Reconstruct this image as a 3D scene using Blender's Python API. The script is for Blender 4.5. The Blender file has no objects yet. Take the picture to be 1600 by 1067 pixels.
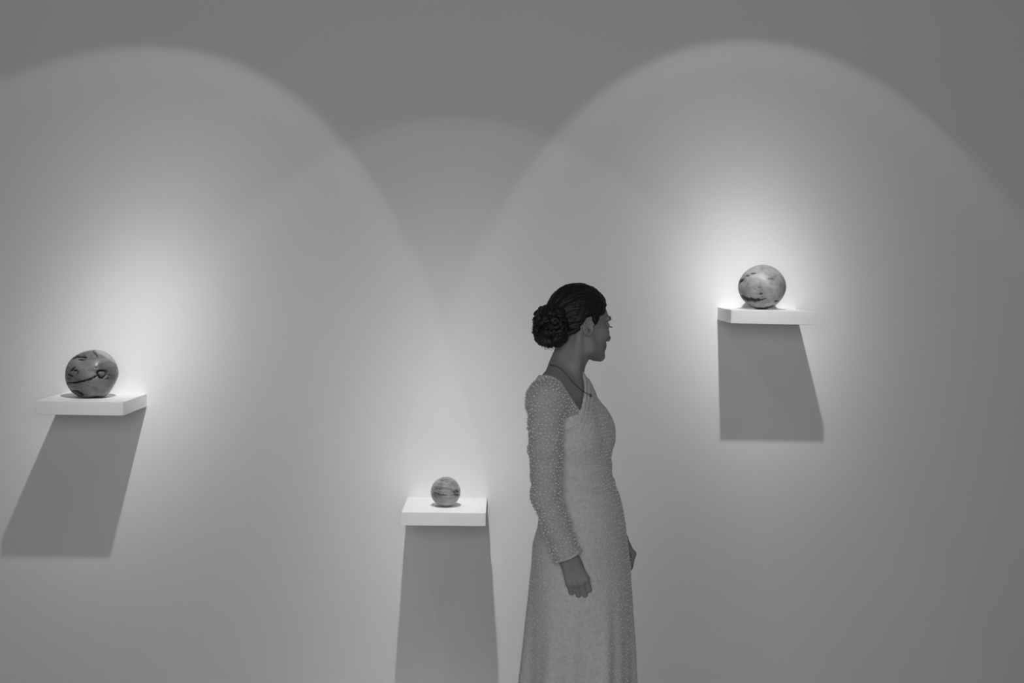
import bpy, bmesh, math, random
import numpy as np
from mathutils import Vector, Matrix
from mathutils.bvhtree import BVHTree

C = bpy.context.scene
COL = C.collection

# ------------------------------------------------------------------ camera
YAW, PITCH, ROLL = 0.0578298, 0.0555383, 0.022543
CAM = np.array([0.0, -5.5, 1.74]); FPX = 2083.0; PX, PY = 909.25, 533.5
cy, sy, cp, sp, cr, sr = math.cos(YAW), math.sin(YAW), math.cos(PITCH), math.sin(PITCH), math.cos(ROLL), math.sin(ROLL)
FWD = np.array([sy*cp, cy*cp, -sp]); RT = np.array([cy, -sy, 0.0]); DN = np.cross(FWD, RT)
RT2, DN2 = cr*RT - sr*DN, sr*RT + cr*DN
cd = bpy.data.cameras.new('camera'); cam = bpy.data.objects.new('camera', cd); COL.objects.link(cam)
cd.sensor_width = 36.0; cd.lens = FPX/1600*36.0; cd.shift_x = -(PX-800)/1600; cd.clip_end = 100
m = Matrix.Identity(4)
for i in range(3):
    m[i][0] = RT2[i]; m[i][1] = -DN2[i]; m[i][2] = -FWD[i]; m[i][3] = CAM[i]
cam.matrix_world = m
C.camera = cam

def at(u, v, y):
    """world point seen at photo pixel (u, v) lying at world depth y"""
    d = FWD + (u-PX)/FPX*RT2 + (v-PY)/FPX*DN2
    return CAM + d*((y-CAM[1])/d[1])
FZ = -0.06                                    # floor level
WY = -1.70                                   # the woman stands in this plane
def W(u, v, dy=0.0): return at(u, v, WY+dy)

# ------------------------------------------------------------------ light
C.view_settings.view_transform = 'Standard'; C.view_settings.look = 'None'
C.view_settings.exposure = 0.0; C.view_settings.gamma = 1.0; C.view_settings.use_curve_mapping = False
w = bpy.data.worlds.new('world'); C.world = w; w.use_nodes = True
w.node_tree.nodes['Background'].inputs[0].default_value = (1, 1, 1, 1)
w.node_tree.nodes['Background'].inputs[1].default_value = 0.070

def area(name, loc, target, sx, sy_, power):
    l = bpy.data.lights.new(name, 'AREA'); l.shape = 'RECTANGLE'; l.size = sx; l.size_y = sy_; l.energy = power
    o = bpy.data.objects.new(name, l); COL.objects.link(o); o.location = loc
    o.rotation_euler = (Vector(target)-Vector(loc)).to_track_quat('-Z', 'Y').to_euler()
area('room_light', (-0.2, -5.75, 2.1), (-0.2, 0.0, 1.4), 2.6, 1.6, 56.0)   # soft general light of the gallery hall

def spot(name, loc, az, el, field, core, halo, half=34.2):
    """a reflector spotlight: even field with a crisp rim and a hot gaussian core"""
    l = bpy.data.lights.new(name, 'SPOT'); l.energy = field; l.spot_size = math.radians(2*half+2.0); l.spot_blend = 0.075
    l.shadow_soft_size = 0.022; l.use_nodes = True
    nt = l.node_tree; n = nt.nodes; k = nt.links; em = n['Emission']
    tc = n.new('ShaderNodeTexCoord'); sx = n.new('ShaderNodeSeparateXYZ'); k.new(tc.outputs['Normal'], sx.inputs[0])
    ab = n.new('ShaderNodeMath'); ab.operation = 'ABSOLUTE'; k.new(sx.outputs['Z'], ab.inputs[0])
    ac = n.new('ShaderNodeMath'); ac.operation = 'ARCCOSINE'; k.new(ab.outputs[0], ac.inputs[0])
    dg = n.new('ShaderNodeMath'); dg.operation = 'DEGREES'; k.new(ac.outputs[0], dg.inputs[0])
    def gauss(sig, amp):
        a = n.new('ShaderNodeMath'); a.operation = 'DIVIDE'; k.new(dg.outputs[0], a.inputs[0]); a.inputs[1].default_value = sig
        b = n.new('ShaderNodeMath'); b.operation = 'MULTIPLY'; k.new(a.outputs[0], b.inputs[0]); k.new(a.outputs[0], b.inputs[1])
        c = n.new('ShaderNodeMath'); c.operation = 'MULTIPLY'; k.new(b.outputs[0], c.inputs[0]); c.inputs[1].default_value = -1
        d = n.new('ShaderNodeMath'); d.operation = 'EXPONENT'; k.new(c.outputs[0], d.inputs[0])
        e = n.new('ShaderNodeMath'); e.operation = 'MULTIPLY'; k.new(d.outputs[0], e.inputs[0]); e.inputs[1].default_value = amp
        return e
    g1 = gauss(core[1], core[0]/field); g2 = gauss(halo[1], halo[0]/field)
    s = n.new('ShaderNodeMath'); s.operation = 'ADD'; k.new(g1.outputs[0], s.inputs[0]); k.new(g2.outputs[0], s.inputs[1])
    s2 = n.new('ShaderNodeMath'); s2.operation = 'ADD'; k.new(s.outputs[0], s2.inputs[0]); s2.inputs[1].default_value = 1.0
    r1 = n.new('ShaderNodeMath'); r1.operation = 'SUBTRACT'; k.new(dg.outputs[0], r1.inputs[0]); r1.inputs[1].default_value = half-2.0
    r2 = n.new('ShaderNodeMath'); r2.operation = 'MULTIPLY'; k.new(r1.outputs[0], r2.inputs[0]); k.new(r1.outputs[0], r2.inputs[1])
    r3 = n.new('ShaderNodeMath'); r3.operation = 'MULTIPLY'; k.new(r2.outputs[0], r3.inputs[0]); r3.inputs[1].default_value = -1/6.0
    r4 = n.new('ShaderNodeMath'); r4.operation = 'EXPONENT'; k.new(r3.outputs[0], r4.inputs[0])
    r5 = n.new('ShaderNodeMath'); r5.operation = 'MULTIPLY_ADD'; k.new(r4.outputs[0], r5.inputs[0]); r5.inputs[1].default_value = 0.5; k.new(s2.outputs[0], r5.inputs[2]); s2 = r5
    k.new(s2.outputs[0], em.inputs['Strength'])
    o = bpy.data.objects.new(name, l); COL.objects.link(o); o.location = loc
    a, e = math.radians(az), math.radians(el)
    d = Vector((math.sin(a)*math.cos(e), math.cos(a)*math.cos(e), -math.sin(e)))
    o.rotation_euler = d.to_track_quat('-Z', 'Y').to_euler()
    return o
spot('spotlight_left', (-1.016, -1.355, 2.998), -21.25, 50.3, 4.6, (140, 9.0), (38, 20), half=33.9)
spot('spotlight_middle', (-0.26, -1.345, 3.005), 4.1, 61.4, 1.3, (140, 11), (50, 20), half=34.6)
spot('spotlight_right', (0.805, -1.338, 3.015), 9.3, 47.5, 5.3, (120, 9.0), (36, 18), half=33.5)

# ------------------------------------------------------------------ materials
def nodes(mat): return mat.node_tree.nodes, mat.node_tree.links
def mat(name, grey, rough=0.6, spec=0.5, sheen=0.0, noise=None, bump=None, coat=0.0):
    """noise = (scale, low, high) multiplies the grey; bump = (scale, strength, distance)"""
    M = bpy.data.materials.new(name); M.use_nodes = True; n, k = nodes(M); b = n['Principled BSDF']
    b.inputs['Base Color'].default_value = (grey, grey, grey, 1); b.inputs['Roughness'].default_value = rough
    b.inputs['Specular IOR Level'].default_value = spec; b.inputs['Sheen Weight'].default_value = sheen
    b.inputs['Sheen Roughness'].default_value = 0.4; b.inputs['Coat Weight'].default_value = coat
    tc = n.new('ShaderNodeTexCoord')
    if noise:
        t = n.new('ShaderNodeTexNoise'); t.inputs['Scale'].default_value = noise[0]; t.inputs['Detail'].default_value = 5
        k.new(tc.outputs['Object'], t.inputs['Vector'])
        r = n.new('ShaderNodeMapRange'); r.inputs[1].default_value = 0.3; r.inputs[2].default_value = 0.7
        r.inputs[3].default_value = noise[1]*grey; r.inputs[4].default_value = noise[2]*grey
        k.new(t.outputs['Fac'], r.inputs[0]); k.new(r.outputs[0], b.inputs['Base Color'])
    if bump:
        t = n.new('ShaderNodeTexNoise'); t.inputs['Scale'].default_value = bump[0]; t.inputs['Detail'].default_value = 4
        k.new(tc.outputs['Object'], t.inputs['Vector'])
        bp = n.new('ShaderNodeBump'); bp.inputs['Strength'].default_value = bump[1]; bp.inputs['Distance'].default_value = bump[2]
        k.new(t.outputs['Fac'], bp.inputs['Height']); k.new(bp.outputs[0], b.inputs['Normal'])
    return M

WALL = bpy.data.materials.new('white_painted_plaster'); WALL.use_nodes = True
def wall_material():
    n, k = nodes(WALL); b = n['Principled BSDF']; b.inputs['Roughness'].default_value = 0.85
    b.inputs['Specular IOR Level'].default_value = 0.2
    tc = n.new('ShaderNodeTexCoord')
    def noise(scale, detail=4, vec=None):
        t = n.new('ShaderNodeTexNoise'); t.inputs['Scale'].default_value = scale; t.inputs['Detail'].default_value = detail
        k.new(vec if vec else tc.outputs['Object'], t.inputs['Vector']); return t
    big = noise(0.9, 3); r = n.new('ShaderNodeMapRange'); r.inputs[1].default_value = .3; r.inputs[2].default_value = .7
    r.inputs[3].default_value = 0.775; r.inputs[4].default_value = 0.80; k.new(big.outputs['Fac'], r.inputs[0])
    # fine roller texture grain in the paint
    fine = noise(330, 3); fr = n.new('ShaderNodeMapRange'); fr.inputs[1].default_value = .25; fr.inputs[2].default_value = .75
    fr.inputs[3].default_value = 0.965; fr.inputs[4].default_value = 1.035; k.new(fine.outputs['Fac'], fr.inputs[0])
    mu = n.new('ShaderNodeMath'); mu.operation = 'MULTIPLY'; k.new(r.outputs[0], mu.inputs[0]); k.new(fr.outputs[0], mu.inputs[1])
    k.new(mu.outputs[0], b.inputs['Base Color'])
    f2 = noise(160, 3)
    b1 = n.new('ShaderNodeBump'); b1.inputs['Strength'].default_value = 0.25; b1.inputs['Distance'].default_value = 0.001
    k.new(f2.outputs['Fac'], b1.inputs['Height'])
    # soft trowel waves
    f3 = noise(7, 2); b2 = n.new('ShaderNodeBump'); b2.inputs['Strength'].default_value = 0.2; b2.inputs['Distance'].default_value = 0.004
    k.new(f3.outputs['Fac'], b2.inputs['Height']); k.new(b1.outputs[0], b2.inputs['Normal'])
    k.new(b2.outputs[0], b.inputs['Normal'])
wall_material()
SHELF = mat('white_lacquer', 0.88, 0.5, 0.3, bump=(120, .08, .0005))
FLOOR = mat('grey_concrete', 0.5, 0.6, 0.3, noise=(3, .85, 1.15), bump=(40, .2, .002))
SKIN = mat('skin', 0.245, 0.6, 0.3, noise=(30, .94, 1.06), bump=(400, .1, .0004))
LIP = mat('lip', 0.13, 0.45, 0.4)
HAIR = mat('dark_hair', 0.008, 0.55, 0.35)
EYE = mat('eye_white', 0.6, 0.15, 0.5); IRIS = mat('iris', 0.03, 0.1, 0.5)
DRESS = mat('cream_lined_dress_fabric', 0.54, 0.9, 0.1, sheen=0.25, noise=(110, .90, 1.09), bump=(150, .5, .002))
SLEEVE = mat('sheer_sleeve_fabric', 0.40, 0.9, 0.1, sheen=0.5, noise=(180, .85, 1.12), bump=(260, .5, .0014))
TUFT = mat('white_tuft_yarn', 0.75, 0.95, 0.1, sheen=0.2)
HEM = mat('folded_hem_fabric', 0.50, 0.9, 0.1, sheen=0.3, noise=(300, .85, 1.1), bump=(260, .5, .0014))
CHAIN = mat('dark_chain', 0.05, 0.4, 0.5)
SHOE = mat('pale_shoe_leather', 0.5, 0.5, 0.4)

# ------------------------------------------------------------------ object helpers
def link(name, me, parent=None, mats=(), smooth=True):
    for M in mats: me.materials.append(M)
    if smooth: me.polygons.foreach_set('use_smooth', [True]*len(me.polygons))
    o = bpy.data.objects.new(name, me); COL.objects.link(o)
    if parent is not None: o.parent = parent
    return o
def from_bm(name, bm, parent=None, mats=(), smooth=False):
    me = bpy.data.meshes.new(name); bm.to_mesh(me); bm.free(); return link(name, me, parent, mats, smooth)
def np_mesh(name, V, F, parent=None, mats=(), smooth=True, mi=None):
    me = bpy.data.meshes.new(name); F = np.asarray(F)
    me.vertices.add(len(V)); me.vertices.foreach_set('co', np.asarray(V, np.float32).ravel())
    n = F.shape[1]; me.loops.add(F.size); me.loops.foreach_set('vertex_index', F.ravel().astype(np.int32))
    me.polygons.add(len(F)); me.polygons.foreach_set('loop_start', np.arange(0, F.size, n, dtype=np.int32))
    me.update(calc_edges=True); me.validate()
    o = link(name, me, parent, mats, smooth)
    if mi is not None: me.polygons.foreach_set('material_index', np.asarray(mi, np.int32))
    return o
def tag(o, label, cat, group=None):
    o['label'] = label; o['category'] = cat
    if group: o['group'] = group

def beveled_box(x0, x1, y0, y1, z0, z1, bev=0.002):
    bm = bmesh.new(); bmesh.ops.create_cube(bm, size=1)
    for v in bm.verts: v.co = Vector(((x0+x1)/2+v.co.x*(x1-x0), (y0+y1)/2+v.co.y*(y1-y0), (z0+z1)/2+v.co.z*(z1-z0)))
    if bev: bmesh.ops.bevel(bm, geom=bm.edges[:], offset=bev, segments=2, affect='EDGES')
    return bm

# ------------------------------------------------------------------ the room
wo = from_bm('wall_back', beveled_box(-6.5, 6.5, 0.0, 0.2, FZ, 4.2, 0), None, [WALL]); wo['kind'] = 'structure'
fl = from_bm('floor', beveled_box(-6.5, 6.5, -9.0, 0.0, FZ-.1, FZ, 0), None, [FLOOR]); fl['kind'] = 'structure'

# faint horizontal plaster joints standing out of the wall by a hair
def joint(name, pts, wd, dep, mat_):
    bm = bmesh.new(); prev = None; rnd = random.Random(7)
    P = []
    for (a, b) in zip(pts[:-1], pts[1:]):
        for t in np.linspace(0, 1, 14)[:-1]: P.append((a[0]+(b[0]-a[0])*t, a[1]+(b[1]-a[1])*t))
    P.append(pts[-1])
    for i, (u, v) in enumerate(P):
        q = at(u, v+rnd.uniform(-.4, .4), 0.0); e = min(1, 4*min(i, len(P)-1-i)/len(P))
        ww = wd*e*rnd.uniform(.6, 1.2)+1e-4
        cur = [bm.verts.new((q[0], 0.0005, q[2]-ww)), bm.verts.new((q[0], -dep*e, q[2])), bm.verts.new((q[0], 0.0005, q[2]+ww))]
        if prev:
            for j in range(2): bm.faces.new((prev[j], prev[j+1], cur[j+1], cur[j]))
        prev = cur
    o = from_bm(name, bm, None, [mat_], True); o['kind'] = 'structure'
joint('trim_1', [(205, 722), (300, 721), (372, 719), (420, 723)], .0035, .0006, WALL)
joint('trim_2', [(195, 755), (270, 754), (345, 755)], .005, .0006, WALL)
joint('trim_3', [(1245, 610), (1330, 611), (1440, 613)], .0022, .0007, WALL)

# ------------------------------------------------------------------ shelves
SW, SD, ST = 0.3267, 0.3417, 0.0522
shelves = [(-1.61389, 1.18653, 'white square wall shelf at far left carrying the dark split wooden ball'),
           (-0.22493, 0.77612, 'low white square wall shelf carrying the smallest round ball, left of the woman'),
           (1.04350, 1.58698, 'white square wall shelf right of the woman, the highest of the shelves')]
for x, z, lab in shelves:
    o = from_bm('wall_shelf', beveled_box(-SW/2, SW/2, -SD, 0.0, -ST, 0.0, 0.0012), None, [SHELF])
    o.location = (x, 0, z); tag(o, lab, 'shelf', 'white shelves on the gallery wall')

# ------------------------------------------------------------------ wooden balls
def wood_material(name, lo, hi, stretch, scale, dark, pale=None, rough=0.38):
    M = bpy.data.materials.new(name); M.use_nodes = True; n, k = nodes(M); b = n['Principled BSDF']
    b.inputs['Roughness'].default_value = rough; b.inputs['Specular IOR Level'].default_value = 0.4
    tc = n.new('ShaderNodeTexCoord'); mp = n.new('ShaderNodeMapping'); mp.inputs['Scale'].default_value = stretch
    mp.inputs['Rotation'].default_value = (0.3, 0.25, 0.4)
    k.new(tc.outputs['Object'], mp.inputs[0])
    t = n.new('ShaderNodeTexNoise'); t.inputs['Scale'].default_value = scale; t.inputs['Detail'].default_value = 7
    t.inputs['Roughness'].default_value = 0.65; t.inputs['Distortion'].default_value = 0.8; k.new(mp.outputs[0], t.inputs['Vector'])
    t2 = n.new('ShaderNodeTexNoise'); t2.inputs['Scale'].default_value = 14; t2.inputs['Detail'].default_value = 3; k.new(tc.outputs['Object'], t2.inputs['Vector'])
    ad = n.new('ShaderNodeMath'); ad.operation = 'ADD'; k.new(t.outputs['Fac'], ad.inputs[0]); k.new(t2.outputs['Fac'], ad.inputs[1])
    r = n.new('ShaderNodeMapRange'); r.inputs[1].default_value = .78; r.inputs[2].default_value = 1.22; r.inputs[3].default_value = lo; r.inputs[4].default_value = hi
    k.new(ad.outputs[0], r.inputs[0])
    at_ = n.new('ShaderNodeAttribute'); at_.attribute_name = 'wood'
    sx = n.new('ShaderNodeSeparateColor'); k.new(at_.outputs['Color'], sx.inputs[0])
    # pale sapwood
    m1 = n.new('ShaderNodeMix'); m1.data_type = 'FLOAT'; k.new(sx.outputs[1], m1.inputs[0]); k.new(r.outputs[0], m1.inputs[2]); m1.inputs[3].default_value = pale or hi
    m2 = n.new('ShaderNodeMix'); m2.data_type = 'FLOAT'; k.new(sx.outputs[0], m2.inputs[0]); k.new(m1.outputs[0], m2.inputs[2]); m2.inputs[3].default_value = dark
    k.new(m2.outputs[0], b.inputs['Base Color'])
    bp = n.new('ShaderNodeBump'); bp.inputs['Strength'].default_value = .25; bp.inputs['Distance'].default_value = .0015
    k.new(t.outputs['Fac'], bp.inputs['Height']); k.new(bp.outputs[0], b.inputs['Normal'])
    return M

def seg_dist(p, pts):
    d = np.full(len(p), 9.0)
    for a, b in zip(pts[:-1], pts[1:]):
        a = np.array(a, float); b = np.array(b, float); ab = b-a
        t = np.clip(((p-a)@ab)/max(ab@ab, 1e-9), 0, 1); d = np.minimum(d, np.hypot(*(p-(a+t[:, None]*ab)).T))
    return d
def seg_dist_t(p, pts):
    d = np.full(len(p), 9.0); tt = np.zeros(len(p)); n = len(pts)-1
    for i in range(n):
        a = np.array(pts[i], float); b = np.array(pts[i+1], float); ab = b-a
        t = np.clip(((p-a)@ab)/max(ab@ab, 1e-9), 0, 1); q = np.hypot(*(p-(a+t[:, None]*ab)).T); m_ = q < d
        d = np.where(m_, q, d); tt = np.where(m_, (i+t)/n, tt)
    return d, tt
def smooth(x, a, b):
    t = np.clip((x-a)/(b-a), 0, 1); return t*t*(3-2*t)
def ball(name, pc, r, y, shelf_z, outline, cracks, rings, pale, M, label, sub=6, settle=0.0):
    """pc = centre pixel, r = (rx, ry) in metres; crack coordinates are in units of the radius, seen from the front"""
    bm = bmesh.new(); bmesh.ops.create_icosphere(bm, subdivisions=sub, radius=1.0)
    me = bpy.data.meshes.new(name); bm.to_mesh(me); bm.free()
    n = len(me.vertices); V = np.zeros(n*3, np.float32); me.vertices.foreach_get('co', V); V = V.reshape(-1, 3).astype(float)
    if settle:          # slide along the sight line until the ball rests on the shelf
        for _ in range(20):
            e = at(pc[0], pc[1], y)[2]-(shelf_z+r[1]*settle); y += e/((CAM[2]-at(pc[0], pc[1], y)[2])/(y-CAM[1])+1e-6)*.5
        print('ball y', y)
    ctr = at(pc[0], pc[1], y); print('base cut', (ctr[2]-shelf_z)/r[1])
    # viewing frame of this ball: tangent coordinates (s right, t up) on its front
    f = ctr-CAM; f /= np.linalg.norm(f); s = np.cross(f, [0, 0, 1]); s /= np.linalg.norm(s); t = np.cross(s, f)
    S = V@s; T = V@t; D = V@f; P2 = np.stack([S, T], 1); front = smooth(-D, 0.0, 0.25)
    ang = np.arctan2(T, S)
    oa = np.radians([a for a, _ in outline]); ov = np.array([v for _, v in outline])
    prof = np.interp(ang, np.r_[oa[-1]-2*np.pi, oa, oa[0]+2*np.pi], np.r_[ov[-1], ov, ov[0]])
    rr = 1+(prof-1)*np.hypot(S, T)
    dep = np.zeros(n); msk = np.zeros(n)
    for pts, wd, dp in cracks:
        d, tt = seg_dist_t(P2, pts); wob = np.sin(P2[:, 0]*21+P2[:, 1]*17+wd*90)*.7+np.sin(P2[:, 0]*43-P2[:, 1]*37)*.3
        d = d+wd*(.30*wob+.25*(1-np.sin(np.pi*np.clip(tt, .02, .98))**.6))
        c = (1-smooth(d, wd*.45, wd))*front; dep = np.maximum(dep, c*dp); msk = np.maximum(msk, (1-smooth(d, wd*.5, wd*1.15))*front)
        lip = (smooth(d, wd*.9, wd*1.3)-smooth(d, wd*1.3, wd*2.2))*front; dep = dep-lip*dp*.10
    for (cx, cy_), rad, wd, dp in rings:
        q = P2-np.array([cx, cy_]); d = np.abs(np.hypot(q[:, 0], q[:, 1]*1.05)-rad*(1+.08*np.sin(3*np.arctan2(q[:, 1], q[:, 0]))))
        c = (1-smooth(d, wd*.4, wd))*front; dep = np.maximum(dep, c*dp); msk = np.maximum(msk, c)
    rr = rr-dep+0.006*np.sin(V[:, 0]*5+1)*np.cos(V[:, 1]*4)
    V2 = V*rr[:, None]; V2 = V2*np.array([r[0], r[0], r[1]])
    zmin = shelf_z-ctr[2]
    # the ball is cut flat where it stands
    V2[:, 2] = np.maximum(V2[:, 2], zmin)
    V2 -= np.array([0, 0, zmin])
    me.vertices.foreach_set('co', V2.astype(np.float32).ravel())
    ca = me.color_attributes.new('wood', 'FLOAT_COLOR', 'POINT'); col = np.zeros((n, 4), np.float32); col[:, 3] = 1
    col[:, 0] = np.clip(msk, 0, 1)
    if pale is not None: col[:, 1] = pale(S, T, D)
    ca.data.foreach_set('color', col.ravel()); me.update()
    o = link(name, me, None, [M]); o.location = (ctr[0], ctr[1], shelf_z)
    tag(o, label, 'ball', 'turned wooden balls on the shelves')
    return o

def z7(x, y): return ((x-625)/460, -(y-530)/432)           # crack sketch of the left ball
WOODA = wood_material('dark_checked_wood', .085, .21, (1, 1, 3.0), 22, .012, .32, .34)
cr_a = [([z7(170, 688), z7(350, 678), z7(480, 655), z7(600, 620), z7(715, 560)], .040, .10),
        ([z7(270, 252), z7(330, 235), z7(380, 205), z7(450, 212), z7(530, 222)], .045, .07),
        ([z7(400, 265), z7(460, 272), z7(528, 262)], .030, .05),
        ([z7(255, 482), z7(300, 440), z7(345, 402)], .042, .06), ([z7(320, 462), z7(360, 458), z7(392, 472), z7(380, 515)], .030, .05),
        ([z7(225, 540), z7(255, 545)], .030, .05), ([z7(265, 560), z7(300, 562)], .028, .04),
        ([z7(262, 825), z7(340, 835), z7(400, 850), z7(470, 880)], .085, .07), ([z7(450, 872), z7(560, 890)], .022, .03),
        ([z7(650, 128), z7(690, 175), z7(722, 225)], .028, .04), ([z7(680, 405), z7(712, 425)], .022, .04),
        ([z7(880, 540), z7(935, 545)], .022, .035), ([z7(820, 625), z7(880, 612), z7(925, 590)], .018, .03),
        ([z7(560, 945), z7(700, 930), z7(850, 925)], .035, .02)]
out_a = [(-180, .975), (-159, 1.0), (-139, 1.03), (-111, 1.04), (-85, 1.02), (-60, 1.06), (-45, 1.0), (-31, .955), (-12, .975), (0, 1.0), (20, 1.01), (39, 1.04), (64, 1.06), (90, 1.0), (120, .975), (141, .985)]
pale_a = lambda S, T, D: (smooth(S*.55+T*.84, .80, .88)*smooth(S, .10, .2)).astype(np.float32)
ball('wooden_ball', (143.2, 584.6), (.1000, .0945), -0.175, 1.18653, out_a, cr_a, [((.385, .012), .165, .055, .12)], pale_a, WOODA,
     'dark wooden ball with a curved crack and ringed knot on the far left shelf')
WOODB = wood_material('streaked_pale_wood', .12, .44, (1, 1, 5), 16, .05, .4, .45)
cr_b = [([(.70, .08), (.84, -.0)], .10, .004), ([(.62, -.16), (.82, -.22)], .09, .004), ([(.5, .0), (.62, -.05)], .06, .004), ([(-.75, -.06), (-.3, -.2), (.1, -.22)], .05, .003), ([(-.6, .22), (-.35, .18)], .03, .002)]
ball('wooden_ball', (696.4, 768.2), (.0587, .0592), -0.172, 0.77612, [(-180, 1), (0, 1), (90, .995)], cr_b, [], None, WOODB,
     'small smooth round ball with streaky pale grain on the low shelf', settle=.985)
def z6(x, y): return ((x-738)/251, -(y-462)/226)
WOODC = wood_material('pale_pitted_wood', .16, .34, (1, 1, 1.8), 24, .02, .4, .5)
cr_c = [([z6(480, 440), z6(505, 412), z6(535, 390)], .060, .07), ([z6(560, 352), z6(600, 345)], .03, .03), ([z6(615, 328), z6(665, 322)], .035, .05),
        ([z6(490, 552), z6(545, 572), z6(600, 590), z6(660, 595), z6(700, 592)], .105, .10), ([z6(655, 595), z6(730, 590), z6(780, 575)], .030, .05),
        ([z6(715, 535), z6(735, 525)], .035, .05), ([z6(885, 602), z6(915, 598)], .045, .07), ([z6(905, 628), z6(918, 622)], .035, .05),
        ([z6(640, 672), z6(760, 674), z6(850, 655), z6(920, 645)], .030, .03), ([z6(795, 380), z6(850, 372)], .02, .02),
        ([z6(700, 500), z6(650, 470), z6(720, 465)], .012, .015)]
out_c = [(-180, 1.0), (-155, .98), (-130, .97), (-100, 1), (-50, .97), (-25, .97), (0, 1), (45, 1.0), (90, 1.0), (120, .985), (150, .985)]
ball('wooden_ball', (1190.8, 448.8), (.0962, .0905), -0.172, 1.58698, out_c, cr_c, [], None, WOODC,
     'pale pitted wooden ball with a gash at its base on the highest shelf')

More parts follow.
